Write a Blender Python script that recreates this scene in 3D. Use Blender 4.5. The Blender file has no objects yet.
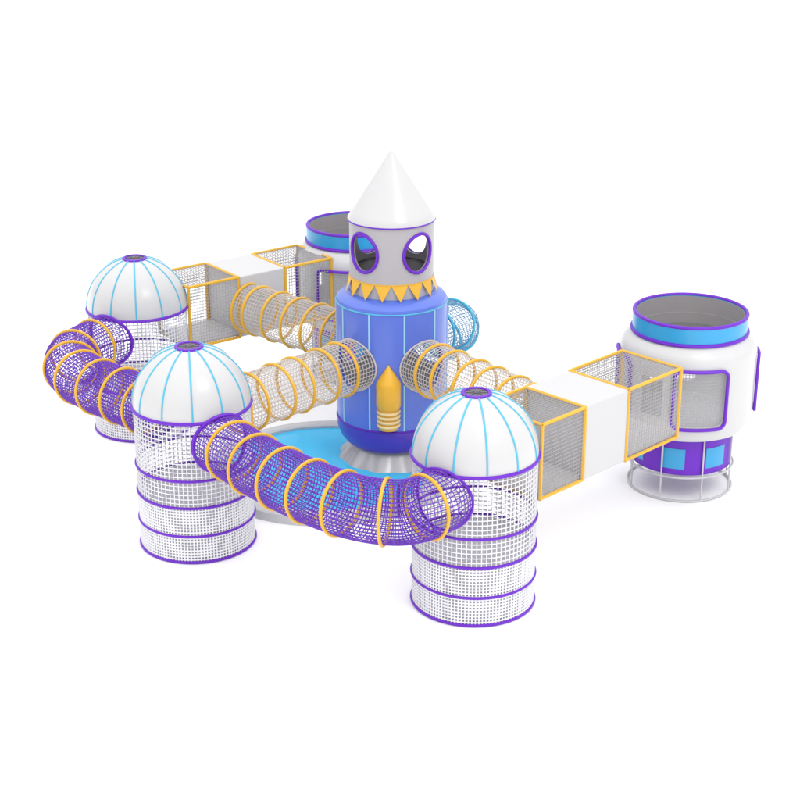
import bpy, bmesh, math, random
from mathutils import Vector, Matrix
random.seed(4)
C = bpy.context.scene.collection
PI = math.pi
R = math.radians

# ---------------------------------------------------------------- materials
DIM = .74
def mat(name, col, rough=0.4, metal=0.0, var=0.04, coat=0.0, dim=True, alpha=1.0):
    m = bpy.data.materials.new(name); m.use_nodes = True
    if dim: col = [c*DIM for c in col]
    nt = m.node_tree; b = nt.nodes['Principled BSDF']
    b.inputs['Roughness'].default_value = rough
    b.inputs['Metallic'].default_value = metal
    b.inputs['Alpha'].default_value = alpha
    if coat: b.inputs['Coat Weight'].default_value = coat; b.inputs['Coat Roughness'].default_value = 0.12
    tc = nt.nodes.new('ShaderNodeTexCoord'); n = nt.nodes.new('ShaderNodeTexNoise')
    n.inputs['Scale'].default_value = 3.0; n.inputs['Detail'].default_value = 4
    mx = nt.nodes.new('ShaderNodeMix'); mx.data_type = 'RGBA'
    mx.inputs['A'].default_value = (*[c*(1-var) for c in col], 1)
    mx.inputs['B'].default_value = (*[min(1, c*(1+var)) for c in col], 1)
    nt.links.new(tc.outputs['Object'], n.inputs['Vector'])
    nt.links.new(n.outputs['Fac'], mx.inputs['Factor'])
    nt.links.new(mx.outputs['Result'], b.inputs['Base Color'])
    return m
M = dict(
 white=mat('white_fibreglass', (.74,.74,.75), .3, var=.01, coat=.2),
 whitebox=mat('white_panel', (.72,.72,.735), .5, var=.01),
 net=mat('white_net', (.95,.95,.99), .7),
 netd=mat('dense_white_net', (1.06,1.06,1.10), .7),
 liner=mat('white_liner', (.92,.92,.96), .7, var=.01),
 tan=mat('tan_net', (.76,.68,.62), .7),
 grey_net=mat('grey_net', (.48,.46,.47), .7),
 pnet=mat('purple_net', (.17,.035,.56), .6),
 bnet=mat('sky_blue_net', (.20,.42,.66), .6),
 purple=mat('purple_plastic', (.17,.008,.64), .45),
 yellow=mat('yellow_plastic', (.97,.53,.03), .4, coat=.1),
 cream=mat('cream_plastic', (1.0,.78,.40), .4),
 sky=mat('sky_blue_plastic', (.03,.42,.82), .3, coat=.2),
 seam=mat('pale_blue_seam', (.10,.58,.82), .4),
 seam2=mat('bright_cyan_seam', (.42,.85,1.1), .4),
 blue=mat('rocket_blue', (.12,.215,.84), .35, coat=.3),
 dblue=mat('deep_violet_blue', (.10,.03,.58), .35, coat=.3),
 grey=mat('silver_grey', (.58,.56,.58), .3, .3),
 lgrey=mat('light_grey', (.56,.54,.57), .4, var=.01),
 pale=mat('pale_grey', (.74,.74,.76), .4, var=.01),
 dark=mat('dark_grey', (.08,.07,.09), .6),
 vent=mat('vent_grey', (.20,.18,.21), .6),
 steel=mat('steel_pipe', (.70,.70,.73), .35, .2),
 pool=mat('pool_blue', (.07,.78,1.28), .15, coat=.3),
 panel=mat('clear_grey_panel', (.80,.80,.83), .3, alpha=.3),
 floor=mat('white_floor', (.96,.96,.96), .9, var=.005, dim=False),
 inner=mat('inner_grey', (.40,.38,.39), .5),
)

# ---------------------------------------------------------------- mesh helper
class MB:
    def __init__(s): s.v = []; s.f = []
    def tube(s, pts, r, n=4, closed=False, caps=True):
        pts = [Vector(p) for p in pts]; m = len(pts)
        if m < 2: return
        T = []
        for i in range(m):
            if closed: t = pts[(i+1) % m]-pts[i-1]
            else: t = pts[min(i+1, m-1)]-pts[max(i-1, 0)]
            T.append(t.normalized())
        a = Vector((0,0,1)) if abs(T[0].z) < .9 else Vector((1,0,0))
        N = (a-T[0]*a.dot(T[0])).normalized()
        base = len(s.v)
        for i in range(m):
            N = (N-T[i]*N.dot(T[i])).normalized(); B = T[i].cross(N)
            for k in range(n):
                q = 2*PI*k/n+PI/4
                s.v.append(pts[i]+(N*math.cos(q)+B*math.sin(q))*r)
        for i in range(m if closed else m-1):
            j = (i+1) % m
            for k in range(n):
                l = (k+1) % n
                s.f.append((base+i*n+k, base+i*n+l, base+j*n+l, base+j*n+k))
        if not closed and caps:
            s.f.append(tuple(base+k for k in range(n))[::-1])
            s.f.append(tuple(base+(m-1)*n+k for k in range(n)))
    def lathe(s, prof, seg=72, closed=False, c=(0,0)):
        base = len(s.v); m = len(prof)
        for r, h in prof:
            for k in range(seg):
                a = 2*PI*k/seg; s.v.append(Vector((c[0]+r*math.cos(a), c[1]+r*math.sin(a), h)))
        for i in range(m if closed else m-1):
            j = (i+1) % m
            for k in range(seg):
                l = (k+1) % seg
                s.f.append((base+i*seg+k, base+i*seg+l, base+j*seg+l, base+j*seg+k))
    def disc(s, r, h, seg=48, c=(0,0)):
        base = len(s.v)
        for k in range(seg):
            a = 2*PI*k/seg; s.v.append(Vector((c[0]+r*math.cos(a), c[1]+r*math.sin(a), h)))
        s.f.append(tuple(range(base, base+seg)))
    def hexa(s, p):
        b = len(s.v); s.v += [Vector(q) for q in p]
        for f in ((3,2,1,0),(4,5,6,7),(0,1,5,4),(1,2,6,5),(2,3,7,6),(3,0,4,7)): s.f.append(tuple(b+i for i in f))
    def build(s, name, m, parent=None, smooth=True, angle=35, fix=False):
        me = bpy.data.meshes.new(name)
        me.from_pydata([tuple(v) for v in s.v], [], s.f)
        if fix:
            bm = bmesh.new(); bm.from_mesh(me); bmesh.ops.recalc_face_normals(bm, faces=bm.faces); bm.to_mesh(me); bm.free()
        me.materials.append(m)
        if smooth:
            me.polygons.foreach_set('use_smooth', [True]*len(me.polygons)); me.set_sharp_from_angle(angle=R(angle))
        me.update()
        o = bpy.data.objects.new(name, me); C.objects.link(o)
        if parent: o.parent = parent
        return o

def empty(name, loc, label, cat, group=None):
    o = bpy.data.objects.new(name, None); C.objects.link(o); o.location = loc
    o.empty_display_size = .3
    o['label'] = label; o['category'] = cat
    if group: o['group'] = group
    return o

def cut(o, cutters):
    for c in cutters:
        md = o.modifiers.new('b', 'BOOLEAN'); md.operation = 'DIFFERENCE'; md.object = c; md.solver = 'EXACT'
    bpy.context.view_layer.update()
    dg = bpy.context.evaluated_depsgraph_get()
    me = bpy.data.meshes.new_from_object(o.evaluated_get(dg))
    o.modifiers.clear(); o.data = me
    me.polygons.foreach_set('use_smooth', [True]*len(me.polygons)); me.set_sharp_from_angle(angle=R(30))
    for c in cutters: bpy.data.objects.remove(c)

def cyl(a, r, h):   # a measured from -Y toward +X
    return Vector((r*math.sin(a), -r*math.cos(a), h))

def plug(outline, a, r0, r1, parent=None):
    d = Vector((math.sin(a), -math.cos(a), 0)); u = Vector((math.cos(a), math.sin(a), 0)); z = Vector((0,0,1))
    b = MB(); n = len(outline)
    for rr in (r0, r1):
        for (x, h) in outline: b.v.append(d*rr+u*x+z*h)
    b.f.append(tuple(range(n))[::-1]); b.f.append(tuple(range(n, 2*n)))
    for i in range(n): j = (i+1) % n; b.f.append((i, j, n+j, n+i))
    return b.build('cutter', M['white'], parent, smooth=False, fix=True)

def circ(r, h, n=40): return [(r*math.cos(2*PI*k/n), h+r*math.sin(2*PI*k/n)) for k in range(n)]
def oval(rx, ry, tilt, h, n=44):
    out = []
    for k in range(n):
        x = rx*math.cos(2*PI*k/n); y = ry*math.sin(2*PI*k/n)
        out.append((x*math.cos(tilt)-y*math.sin(tilt), h+x*math.sin(tilt)+y*math.cos(tilt)))
    return out
def rrect(w, h0, h1, rad, n=6):
    out = []
    for cx, cy, s in ((w/2-rad, h1-rad, 0), (-w/2+rad, h1-rad, 1), (-w/2+rad, h0+rad, 2), (w/2-rad, h0+rad, 3)):
        for k in range(n+1):
            q = PI/2*(s+k/n); out.append((cx+rad*math.cos(q), cy+rad*math.sin(q)))
    return out
def densify(ol, step=.08):
    out = []
    for i in range(len(ol)):
        a = ol[i]; b = ol[(i+1) % len(ol)]; L = math.dist(a, b); n = max(1, int(L/step))
        for k in range(n): out.append((a[0]+(b[0]-a[0])*k/n, a[1]+(b[1]-a[1])*k/n))
    return out
def wrap(ol, a, r):
    return [cyl(a+math.asin(max(-1, min(1, x/r))), r, h) for x, h in ol]

def hoop_pts(c, t, rad, n=40):
    t = Vector(t).normalized(); a = Vector((0,0,1)); u = t.cross(a).normalized(); w = u.cross(t)
    return [Vector(c)+(u*math.cos(2*PI*k/n)+w*math.sin(2*PI*k/n))*rad for k in range(n)]

# ---------------------------------------------------------------- layout (metres)
FR = Vector((1.20, 23.09, 0)); FL = Vector((-3.59, 25.28, 0)); BL = Vector((-5.36, 30.66, 0))
RK = Vector((-.16, 28.9, 0)); RJ = Vector((5.38, 27.75, 0)); BJ = Vector((-1.02, 33.96, 0))
TR = .5

b = MB(); S = 400
b.v = [Vector(p) for p in ((-S,-S,0),(S,-S,0),(S,S+100,0),(-S,S+100,0))]; b.f = [(0,1,2,3)]
o = b.build('ground', M['floor'], smooth=False); o['kind'] = 'structure'

# ---------------------------------------------------------------- net tunnels
def resample(pts, step):
    P = [Vector(p) for p in pts]
    if len(P) > 2:
        Q = []
        E = [P[0]*2-P[1]]+P+[P[-1]*2-P[-2]]
        for i in range(1, len(E)-2):
            for k in range(24):
                t = k/24; p0, p1, p2, p3 = E[i-1:i+3]
                Q.append(.5*((2*p1)+(-p0+p2)*t+(2*p0-5*p1+4*p2-p3)*t*t+(-p0+3*p1-3*p2+p3)*t**3))
        Q.append(P[-1]); P = Q
    L = [0]
    for i in range(1, len(P)): L.append(L[-1]+(P[i]-P[i-1]).length)
    n = max(2, round(L[-1]/step)); out = []; j = 0
    for k in range(n+1):
        d = L[-1]*k/n
        while j < len(L)-2 and L[j+1] < d: j += 1
        f = (d-L[j])/max(1e-9, L[j+1]-L[j]); out.append(P[j].lerp(P[j+1], f))
    return out
def saddle(c, d, rad, ax, rr, n=64):
    out = []; d = Vector(d).normalized()
    for p in hoop_pts(c, d, rad, n):
        q = Vector((p.x-ax.x, p.y-ax.y)); e = Vector((d.x, d.y))
        A = e.dot(e); B = 2*q.dot(e); D = q.dot(q)-rr*rr
        s = (-B+math.sqrt(max(0, B*B-4*A*D)))/(2*A); out.append(p+d*s)
    return out
def tunnel(pts, label, group, netm, hoopm, ends, nh, cell=.08, sr=.0068, nl=38, hr=.030, joints=(None, None), tr=TR):
    mid = Vector(pts[len(pts)//2]); org = Vector((mid.x, mid.y, 0))
    root = empty('net_tunnel', org, label, 'tunnel', group)
    P = resample(pts, cell); n = len(P)
    T = [(P[min(i+1, n-1)]-P[max(i-1, 0)]).normalized() for i in range(n)]
    def ok(p):
        for j in joints:
            if j and (Vector((p.x-j[0].x, p.y-j[0].y))).length < j[1]-.01: return False
        return True
    rings = [hoop_pts(P[i], T[i], tr, nl) for i in range(n)]
    b = MB()
    def runs(q, closed):
        if all(ok(p) for p in q): b.tube([p-org for p in q], sr, 4, closed); return
        st = 0
        if closed: st = next(i for i in range(len(q)) if not ok(q[i]))
        seq = [q[(st+i) % len(q)] for i in range(len(q)+(1 if closed else 0))]; run = []
        for p in seq:
            if ok(p): run.append(p-org)
            else:
                if len(run) > 1: b.tube(run, sr, 4)
                run = []
        if len(run) > 1: b.tube(run, sr, 4)
    for r in rings: runs(r, True)
    for k in range(nl): runs([r[k] for r in rings], False)
    b.build('net', netm, root)
    i0 = next(i for i in range(n) if ok(P[i])); i1 = next(i for i in range(n-1, -1, -1) if ok(P[i]))
    for k in range(nh):
        f = (k+.5)/nh
        i = round(i0+(i1-i0)*f)
        h = MB(); h.tube([p-org for p in hoop_pts(P[i], T[i], tr+.018, 56)], hr, 8, True); h.build('hoop', hoopm, root)
    for e, (j, i, s) in enumerate(((joints[0], i0, 1), (joints[1], i1, -1))):
        if ends[e] is None: continue
        m, rr = ends[e]
        q = saddle(P[i]-T[i]*s*.5, T[i]*s, tr+.01, j[0], j[1]+.012) if j else hoop_pts(P[i], T[i], tr+.018, 56)
        h = MB(); h.tube([p-org for p in q], rr, 8, True); h.build('end_hoop', m, root)
    return root

HT = 2.25
def to(a, c, d, h):
    v = (c-a); v.z = 0; p = a+v.normalized()*d; return Vector((p.x, p.y, h))
bx_dir = (BJ-BL).normalized(); bn = Vector((bx_dir.y, -bx_dir.x, 0))
FA = Vector((1.72, 23.63, 0)); FB = Vector((4.49, 26.37, 0))
fx = (FB-FA).normalized(); fn = Vector((fx.y, -fx.x, 0))
endL = BL+bx_dir*2.25+bn*.67; endR = FA+fx*1.75-fn*.67
rj = (RK, 1.075)
def tj(c): return (c, 1.03)
tunnel([to(RK, FL, .8, HT), to(FL, RK, .6, HT)], 'straight tan net tunnel from the rocket to the front left domed tower',
       'straight tan net tunnels', M['tan'], M['yellow'], ((M['tan'], .016), (M['yellow'], .03)), 5, joints=(rj, tj(FL)))
tunnel([to(RK, endL, .8, HT), Vector((endL.x, endL.y, HT+.05))], 'straight tan net tunnel from the rocket to the far left box walkway',
       'straight tan net tunnels', M['tan'], M['yellow'], ((M['tan'], .016), (M['yellow'], .03)), 5, joints=(rj, None))
tunnel([to(RK, endR, .8, HT), Vector((endR.x, endR.y, HT+.05))], 'straight tan net tunnel from the rocket to the right box walkway',
       'straight tan net tunnels', M['tan'], M['yellow'], ((M['tan'], .016), (M['yellow'], .03)), 6, joints=(rj, None))
pfl = [(-3.22,24.80,2.18),(-2.95,24.40,2.18),(-2.33,23.53,2.18),(-1.55,22.65,2.18),(-.75,21.98,2.18),(-.08,21.75,2.18),(.38,21.92,2.18),(.72,22.36,2.18),(.88,22.6,2.18)]
tunnel(pfl, 'curved purple net tunnel with yellow hoops joining the two front domed towers', 'curved purple net tunnels', M['pnet'], M['yellow'],
       ((M['purple'], .036), (M['purple'], .022)), 7, joints=(tj(FL), tj(FR)), sr=.0092, nl=44, cell=.075)
pbl = [(-5.66,30.1,2.18),(-5.83,29.78,2.18),(-6.15,29.25,2.18),(-6.34,28.6,2.18),(-6.12,27.85,2.18),(-5.6,27.2,2.18),(-4.9,26.55,2.18),(-4.2,25.87,2.18),(-3.95,25.64,2.18)]
tunnel(pbl, 'curved purple net tunnel bulging left between the back and front left domed towers', 'curved purple net tunnels', M['pnet'], M['yellow'],
       ((M['purple'], .032), (M['purple'], .032)), 7, joints=(tj(BL), tj(FL)), sr=.0092, nl=44, cell=.075)
tunnel([(.3,29.4,2.35),(.55,29.72,2.35),(.95,30.2,2.35),(1.12,30.8,2.1),(.7,31.35,1.6),(0,31.5,1.0),(-.5,31.2,.6)], 'short sky blue net tunnel curling down behind the rocket',
       None, M['bnet'], M['seam'], (None, (M['sky'], .03)), 7, joints=(rj, None))

# ---------------------------------------------------------------- domed towers
def domed_tower(c, label, openings):
    root = empty('domed_tower', c, label, 'play tower', 'white net towers with striped domes')
    RT = 1.0; H = 2.6
    ops = [(Vector(p)-c, Vector(d).normalized(), rad) for p, d, rad in openings]
    def free(p):
        for q, d, rad in ops:
            v = p-q
            if v.dot(d) > -.75 and (v-d*v.dot(d)).length < rad: return False
        return True
    def lines(b, pts, r, closed=False):
        if all(free(p) for p in pts): b.tube(pts, r, 4, closed); return
        st = 0
        if closed: st = next(i for i in range(len(pts)) if not free(pts[i]))
        pp = [pts[(st+i) % len(pts)] for i in range(len(pts)+(1 if closed else 0))]; run = []
        for p in pp:
            if free(p): run.append(p)
            else:
                if len(run) > 1: b.tube(run, r, 4)
                run = []
        if len(run) > 1: b.tube(run, r, 4)
    def net(h0, h1, cell, r, m, name):
        b = MB(); nv = round(2*PI*RT/cell); nh = round((h1-h0)/cell)
        for i in range(nh+1):
            h = h0+(h1-h0)*i/nh
            lines(b, [cyl(2*PI*k/nv, RT, h) for k in range(nv)], r, True)
        for k in range(nv):
            lines(b, [cyl(2*PI*k/nv, RT, h0+(h1-h0)*i/nh) for i in range(nh+1)], r)
        return b.build(name, m, root)
    net(1.05, H, .08, .0108, M['net'], 'upper_net')
    net(0.02, 1.05, .056, .0135, M['netd'], 'lower_net')
    b = MB(); b.lathe([(.95,.02),(.95,1.04),(.0015,1.04)], 72); b.build('inner_drum', M['liner'], root)
    for h in (.03, .52, 1.05, 1.55):
        b = MB(); pts = [cyl(2*PI*k/72, RT+.012, h) for k in range(72)]
        if all(free(p) for p in pts): b.tube(pts, .025, 8, True)
        else:
            run = []; st = next(i for i in range(72) if not free(pts[i]))
            for i in range(73):
                p = pts[(st+i) % 72]
                if free(p): run.append(p)
                else:
                    b.tube(run, .025, 8); run = []
            b.tube(run, .025, 8)
        b.build('hoop', M['purple'], root)
    b = MB(); pr = []
    DR = 1.015; DH = 1.04
    a1 = math.acos(.21/DR)
    for i in range(25):
        q = a1*i/24; pr.append((DR*math.cos(q), H+DH*math.sin(q)))
    pr.append((.17, pr[-1][1]-.02))
    pr2 = [(r-.04 if r > .3 else r, h-.04) for r, h in pr[:-1]][::-1]
    b.lathe(pr+pr2, 96, True)
    dome = b.build('dome', M['white'], root)
    for k in range(12):
        a = R(8)+2*PI*k/12; b = MB()
        b.tube([cyl(a, (DR+.002)*math.cos(a1*i/20*.985), H+(DH+.002)*math.sin(a1*i/20*.985)) for i in range(21)], .016, 6)
        b.build('dome_rib', M['seam'], dome)
    b = MB(); b.tube([cyl(2*PI*k/72, DR+.005, H) for k in range(72)], .032, 8, True); b.build('dome_hoop', M['purple'], root)
    top = H+DH*math.sin(a1)
    b = MB(); b.lathe([(.25,top-.02),(.245,top+.015),(.235,top+.022),(.19,top+.022),(.185,top+.01),(.185,top-.03)], 48); b.build('vent_ring', M['purple'], dome)
    b = MB(); b.disc(.19, top)
    for k in range(8): b.tube([(0,0,top+.008), cyl(2*PI*k/8, .18, top+.008)], .007, 4)
    b.build('vent_grille', M['vent'], dome)
    return root
v3 = lambda p: Vector(p)
domed_tower(FL, 'front left white net tower under a blue striped dome, joined by three tunnels', [
    (pfl[1], v3(pfl[2])-v3(pfl[1]), TR), (pbl[-2], v3(pbl[-3])-v3(pbl[-2]), TR), (to(FL, RK, .98, HT), RK-FL, TR)])
domed_tower(FR, 'nearest white net tower with striped dome, at the near end of the right box walkway', [
    (pfl[-2], v3(pfl[-3])-v3(pfl[-2]), TR), (FR+(FB-FR).normalized()*.9+Vector((0,0,2.35)), FB-FR, .62)])
domed_tower(BL, 'farthest white net tower with striped dome, at the back left', [
    (pbl[1], v3(pbl[2])-v3(pbl[1]), TR), (BL+bx_dir*.9+Vector((0,0,2.35)), bx_dir, .62)])

# ---------------------------------------------------------------- box walkways
def walkway(A, B, cuts, label):
    mid = (A+B)/2; root = empty('box_walkway', Vector((mid.x, mid.y, 0)), label, 'walkway', None)
    d = (B-A).normalized(); n = Vector((d.y, -d.x, 0)); z = Vector((0,0,1))
    A = A-mid; W = .65; h0, h1 = 1.70, 3.0
    def P(t, w, h): return A+d*t+n*w+z*h
    def fr(b, t0, t1):
        for t in (t0, t1):
            q = [P(t, -W, h0), P(t, W, h0), P(t, W, h1), P(t, -W, h1)]
            for i in range(4): b.tube([q[i], q[(i+1) % 4]], .032, 6)
        for w in (-W, W):
            for h in (h0, h1): b.tube([P(t0, w, h), P(t1, w, h)], .032, 6)
    for (t0, t1, kind) in cuts:
        if kind == 'net':
            sec = MB(); cell = .068; q = .0055
            nt = round((t1-t0)/cell); nw = round(2*W/cell)
            for w in (-W, W):
                for i in range(nt+1): t = t0+(t1-t0)*i/nt; sec.tube([P(t, w, h0), P(t, w, h1)], q, 4)
                for i in range(nw+1): h = h0+(h1-h0)*i/nw; sec.tube([P(t0, w, h), P(t1, w, h)], q, 4)
            for h in (h0, h1):
                for i in range(nt+1): t = t0+(t1-t0)*i/nt; sec.tube([P(t, -W, h), P(t, W, h)], q, 4)
                for i in range(nw+1): w = -W+2*W*i/nw; sec.tube([P(t0, w, h), P(t1, w, h)], q, 4)
            s = sec.build('net_section', M['grey_net'], root)
            b = MB(); fr(b, t0+.03, t1-.03); b.build('frame', M['yellow'], s)
            b = MB(); b.hexa([P(t0,-W+.05,h0+.02),P(t1,-W+.05,h0+.02),P(t1,W-.05,h0+.02),P(t0,W-.05,h0+.02),
                              P(t0,-W+.05,h0+.06),P(t1,-W+.05,h0+.06),P(t1,W-.05,h0+.06),P(t0,W-.05,h0+.06)])
            b.build('deck', M['pale'], s, smooth=False, fix=True)
        else:
            b = MB(); e = .012
            b.hexa([P(t0,-W-e,h0-e),P(t1,-W-e,h0-e),P(t1,W+e,h0-e),P(t0,W+e,h0-e),P(t0,-W-e,h1+e),P(t1,-W-e,h1+e),P(t1,W+e,h1+e),P(t0,W+e,h1+e)])
            o = b.build('white_section', M['whitebox'], root, smooth=False, fix=True)
            md = o.modifiers.new('bev', 'BEVEL'); md.width = .025; md.segments = 3
    return root
LF = (FB-FA).length
walkway(FA, FB, [(.1, 1.25, 'net'), (1.25, 2.35, 'white'), (2.35, LF, 'net')], 'right box walkway, white middle between yellow framed nets, reaching the nearest domed tower')
BA = BL+bx_dir*.8; BB = BJ-bx_dir*1.05; LB = (BB-BA).length
walkway(BA, BB, [(0, 1.25, 'net'), (1.25, 2.35, 'white'), (2.35, LB, 'net')], 'back left box walkway, white middle between yellow framed nets, behind the rocket')

# ---------------------------------------------------------------- jar towers
def jar_tower(c, label, aw):
    root = empty('jar_tower', c, label, 'play tower', 'white jar shaped towers')
    b = MB()
    out = [(1.08,1.27),(1.18,1.32),(1.24,1.42),(1.265,1.55)]+[(1.265,1.55+1.2*i/8) for i in range(1,9)]+[(1.25,2.87),(1.19,2.98),(1.08,3.07),(1.03,3.12)]
    inn = [(r-.05, h+(.04 if h < 1.4 else -.01)) for r, h in out][::-1]
    b.lathe(out+inn, 96, True)
    body = b.build('body', M['white'], root, fix=True)
    ol = rrect(.92, 1.62, 2.68, .13)
    angs = [aw+R(5), aw+R(98), aw-R(82), aw+R(185)]
    cut(body, [plug(densify(ol), a, .9, 1.6, root) for a in angs]+([plug(rrect(.6,1.75,2.6,.05), R(-127), .9, 1.6, root)] if c.x < 0 else [plug(rrect(.45,1.75,2.5,.05), R(-40), .9, 1.6, root)]))
    for a in angs:
        fb = MB(); fb.tube(wrap(densify(rrect(.98, 1.59, 2.71, .14), .06), a, 1.30), .033, 8, True)
        w = fb.build('window_frame', M['purple'], root)
        nb = MB(); n = 16
        for i in range(n+1):
            x = -.465+.93*i/n
            for h in (1.60, 2.70): nb.v.append(wrap([(x, h)], a, 1.225)[0])
        for i in range(n): nb.f.append((2*i, 2*i+2, 2*i+3, 2*i+1))
        nb.build('window_panel', M['panel'], w)
        nb = MB()
        for i in range(1, 15):
            x = -.46+.92*i/15; nb.tube(wrap([(x, 1.62+1.06*k/6) for k in range(7)], a, 1.20), .004, 4)
        for i in range(1, 17):
            h = 1.62+1.06*i/17; nb.tube(wrap([(-.46+.92*k/8, h) for k in range(9)], a, 1.20), .004, 4)
        nb.build('window_net', M['grey_net'], w)
    b = MB(); b.lathe([(1.0,3.1),(1.0,3.44),(1.06,3.44),(1.06,3.1)], 96, True); rim = b.build('rim_band', M['sky'], root, fix=True)
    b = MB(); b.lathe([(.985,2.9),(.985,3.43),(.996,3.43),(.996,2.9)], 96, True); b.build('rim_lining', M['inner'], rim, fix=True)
    for h, r in ((3.45, 1.035), (3.12, 1.065)):
        b = MB(); b.tube([cyl(2*PI*k/72, r, h) for k in range(72)], .036, 8, True); b.build('rim_ring', M['purple'], rim)
    b = MB(); b.disc(1.17, 1.36, 64); b.build('deck', M['pale'], root)
    b = MB(); b.lathe([(.91,.54),(.91,1.22),(.945,1.22),(.945,.54)], 96, True); base = b.build('base_band', M['purple'], root, fix=True)
    for k in range(7):
        a0 = aw+R(-30)+2*PI*k/7; p = MB(); n = 10
        for i in range(n+1):
            a = a0+R(27)*i/n
            for h in (.66, 1.06): p.v.append(cyl(a, .951, h))
        for i in range(n): p.f.append((2*i, 2*i+2, 2*i+3, 2*i+1))
        p.build('square_panel', M['sky'], base)
    b = MB(); b.lathe([(1.08,1.27),(.92,1.22)], 72); b.build('underside', M['lgrey'], root)
    for h in (.03, .50):
        b = MB(); b.tube([cyl(2*PI*k/64, .985, h) for k in range(64)], .022, 8, True); b.build('stand_ring', M['steel'], root)
    for k in range(8):
        a = 2*PI*k/8+.25; b = MB(); b.tube([cyl(a, .985, .03), cyl(a, .985, 1.24)], .017, 8); b.build('leg', M['steel'], root)
    return root
jar_tower(RJ, 'white jar shaped tower at the far right, on short grey pipe legs', R(-3))
jar_tower(BJ, 'white jar shaped tower at the back, half hidden behind the rocket', R(-20))

# ---------------------------------------------------------------- rocket
rk = empty('rocket_tower', RK, 'tall blue rocket tower with white nose cone, in the centre of the tunnels', 'rocket')
b = MB()
prof = [(0.001,6.22),(.03,6.20),(.06,6.15)]+[(.06+.77*(i/10), 6.15-(1.2)*(i/10)) for i in range(1,11)]+[(.83,4.91),(.77,4.91)]
b.lathe(prof, 96); b.build('nose_cone', M['white'], rk)
b = MB(); b.tube([cyl(2*PI*k/72, .825, 4.92) for k in range(72)], .016, 8, True); b.build('cone_ring', M['purple'], rk)
b = MB(); hs = [3.5+1.41*i/10 for i in range(11)]
b.lathe([(.8,h) for h in hs]+[(.75,h) for h in hs[::-1]], 96, True)
head = b.build('head', M['lgrey'], rk, fix=True)
WA = [(R(-42), 1), (R(40), -1), (R(142), 1), (R(-143), -1)]
cut(head, [plug(oval(.305, .355, s*R(14), 4.40), a, .5, 1.1, rk) for a, s in WA])
for a, s in WA:
    b = MB(); b.tube(wrap(oval(.32, .37, s*R(14), 4.40), a, .812), .032, 8, True); b.build('window_ring', M['purple'], rk)
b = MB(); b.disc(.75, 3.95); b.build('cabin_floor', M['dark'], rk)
for k in range(16):
    a = 2*PI*(k+.5)/16; w = PI/16
    b = MB(); n = 5
    for i in range(n+1):
        f = i/n; ww = w*(1-f)
        for s in (-1, 0, 1): b.v.append(cyl(a+s*ww, .812+.08*f, 3.82-.30*f))
    for i in range(n):
        for s in range(2): q = i*3+s; b.f.append((q, q+3, q+4, q+1))
    b.build('pennant', M['yellow'], rk)
b = MB(); b.tube([cyl(2*PI*k/72, .808, 3.825) for k in range(72)], .011, 8, True); b.build('pennant_ring', M['yellow'], rk)
out = [(.9,.5),(1.0,.62),(1.06,.8)]+[(1.07,.95+2.37*i/12) for i in range(13)]+[(1.055,3.40),(1.0,3.46),(.82,3.54)]
inn = [(r-.05,h) for r,h in out][::-1]
b = MB(); b.lathe(out+inn, 96, True); body = b.build('body', M['blue'], rk, fix=True)
def ang(v): return math.atan2(v.x, -v.y)
TA = [ang(FL-RK), ang(endL-RK), ang(endR-RK), R(135)]
cut(body, [plug(circ(.47, HT), a, .6, 1.5, rk) for a in TA])
b = MB(); b.lathe([(1.005,.7+2.6*i/10) for i in range(11)]+[(.995,3.3-2.6*i/10) for i in range(11)], 96, True)
lin = b.build('body_lining', M['netd'], rk, fix=True); cut(lin, [plug(circ(.47, HT), a, .6, 1.5, rk) for a in TA])
for h, r, m, n in ((3.33, 1.072, 'seam', 'shoulder_ring'), (.98, 1.08, 'purple', 'lower_ring')):
    b = MB(); b.tube([cyl(2*PI*k/72, r, h) for k in range(72)], .014, 8, True); b.build(n, M[m], rk)
b = MB(); b.lathe([(.91,.48),(1.012,.61),(1.074,.79),(1.082,.96)], 96); b.build('lower_band', M['dblue'], rk)
for k in range(10):
    a = R(13)+2*PI*k/10
    dd = min(abs((a-t+PI) % (2*PI)-PI) for t in TA)
    x = 1.07*math.sin(min(dd, 1.2)); g = math.sqrt(max(0, .53**2-x*x))
    for s in ([(1.0, HT-g), (HT+g, 3.32)] if g > 0 else [(1.0, 3.32)]):
        b = MB(); b.tube([cyl(a, 1.073, s[0]), cyl(a, 1.073, s[1])], .017, 6); b.build('seam_strip', M['seam2'], rk)
ea = R(-3); ec = cyl(ea, 1.09, 0)
b = MB(); b.lathe([(.001,2.36),(.03,2.32),(.22,2.03),(.235,1.98),(.235,1.55),(.21,1.5),(.001,1.49)], 40, c=(ec.x, ec.y)); em = b.build('yellow_booster', M['yellow'], rk)
for h in (1.43, 1.34, 1.25, 1.16):
    b = MB(); b.tube([(ec.x+.2*math.cos(2*PI*k/32), ec.y+.2*math.sin(2*PI*k/32), h) for k in range(32)], .030, 8, True); b.build('booster_coil', M['cream'], em)
b = MB(); b.lathe([(.19,1.08),(.19,1.5)], 32, c=(ec.x, ec.y)); b.build('booster_core', M['yellow'], em)
b = MB(); ns = 144; prf = [(.80,.56),(.74,.48),(.82,.36),(.95,.2),(1.05,.06),(1.08,0)]
for r, h in prf:
    for k in range(ns):
        a = 2*PI*k/ns; rr = r*(1+.07*abs(math.sin(6*a))*(1-h/.6)); b.v.append(Vector((rr*math.cos(a), rr*math.sin(a), h)))
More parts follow.
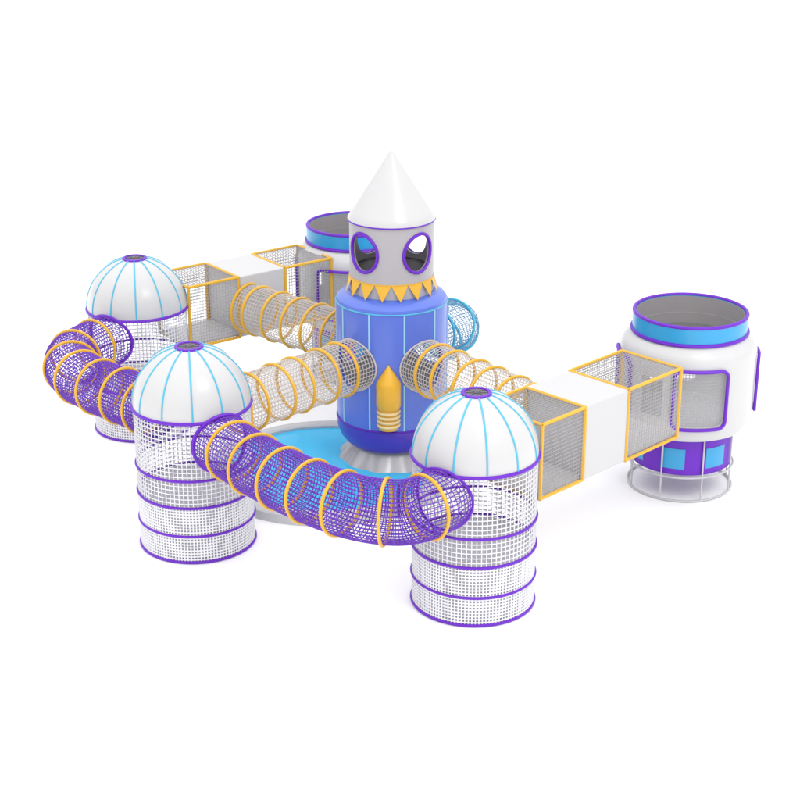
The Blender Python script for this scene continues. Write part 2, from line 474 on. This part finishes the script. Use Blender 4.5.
for i in range(len(prf)-1):
    for k in range(ns): l = (k+1) % ns; b.f.append((i*ns+k, (i+1)*ns+k, (i+1)*ns+l, i*ns+l))
b.build('nozzle', M['grey'], rk)

# ---------------------------------------------------------------- pool
pl = empty('round_pool', (-1.4, 28.1, 0), 'low round sky blue pool with pale rim, under the left of the rocket', 'pool')
b = MB(); b.lathe([(2.36,0),(2.34,.16),(2.28,.2),(2.10,.2),(2.06,.17),(2.06,.1)], 96); b.build('rim', M['pale'], pl)
b = MB(); b.disc(2.07, .12, 96); b.build('pool_bottom', M['pool'], pl, smooth=False)

# ---------------------------------------------------------------- light: white studio dome, brighter overhead, plus one large softbox
w = bpy.data.worlds.new('World'); bpy.context.scene.world = w; w.use_nodes = True
nt = w.node_tree; bg = nt.nodes['Background']
tc = nt.nodes.new('ShaderNodeTexCoord'); sx = nt.nodes.new('ShaderNodeSeparateXYZ'); mr = nt.nodes.new('ShaderNodeMapRange')
mr.inputs['From Min'].default_value = 0; mr.inputs['From Max'].default_value = 1
mr.inputs['To Min'].default_value = .92; mr.inputs['To Max'].default_value = 1.95
nt.links.new(tc.outputs['Generated'], sx.inputs[0]); nt.links.new(sx.outputs['Z'], mr.inputs['Value'])
nt.links.new(mr.outputs['Result'], bg.inputs['Strength']); bg.inputs['Color'].default_value = (1,1,1,1)
def area(loc, tgt, size, power):
    l = bpy.data.lights.new('softbox', 'AREA'); l.size = size; l.energy = power; l.color = (1,.99,.98)
    o = bpy.data.objects.new('softbox', l); C.objects.link(o); o.location = loc
    o.rotation_euler = (Vector(tgt)-Vector(loc)).to_track_quat('-Z', 'Y').to_euler()
area((14, 6, 30), (0, 28, 0), 12, 2600)

cam = bpy.data.cameras.new('Camera'); co = bpy.data.objects.new('Camera', cam); C.objects.link(co)
co.location = (0,0,12.5); co.rotation_euler = (R(90-21.3), 0, 0)
cam.sensor_width = 36; cam.lens = 1575/800*36; cam.clip_end = 2000
bpy.context.scene.camera = co
bpy.context.scene.view_settings.view_transform = 'Standard'
bpy.context.scene.view_settings.look = 'None'
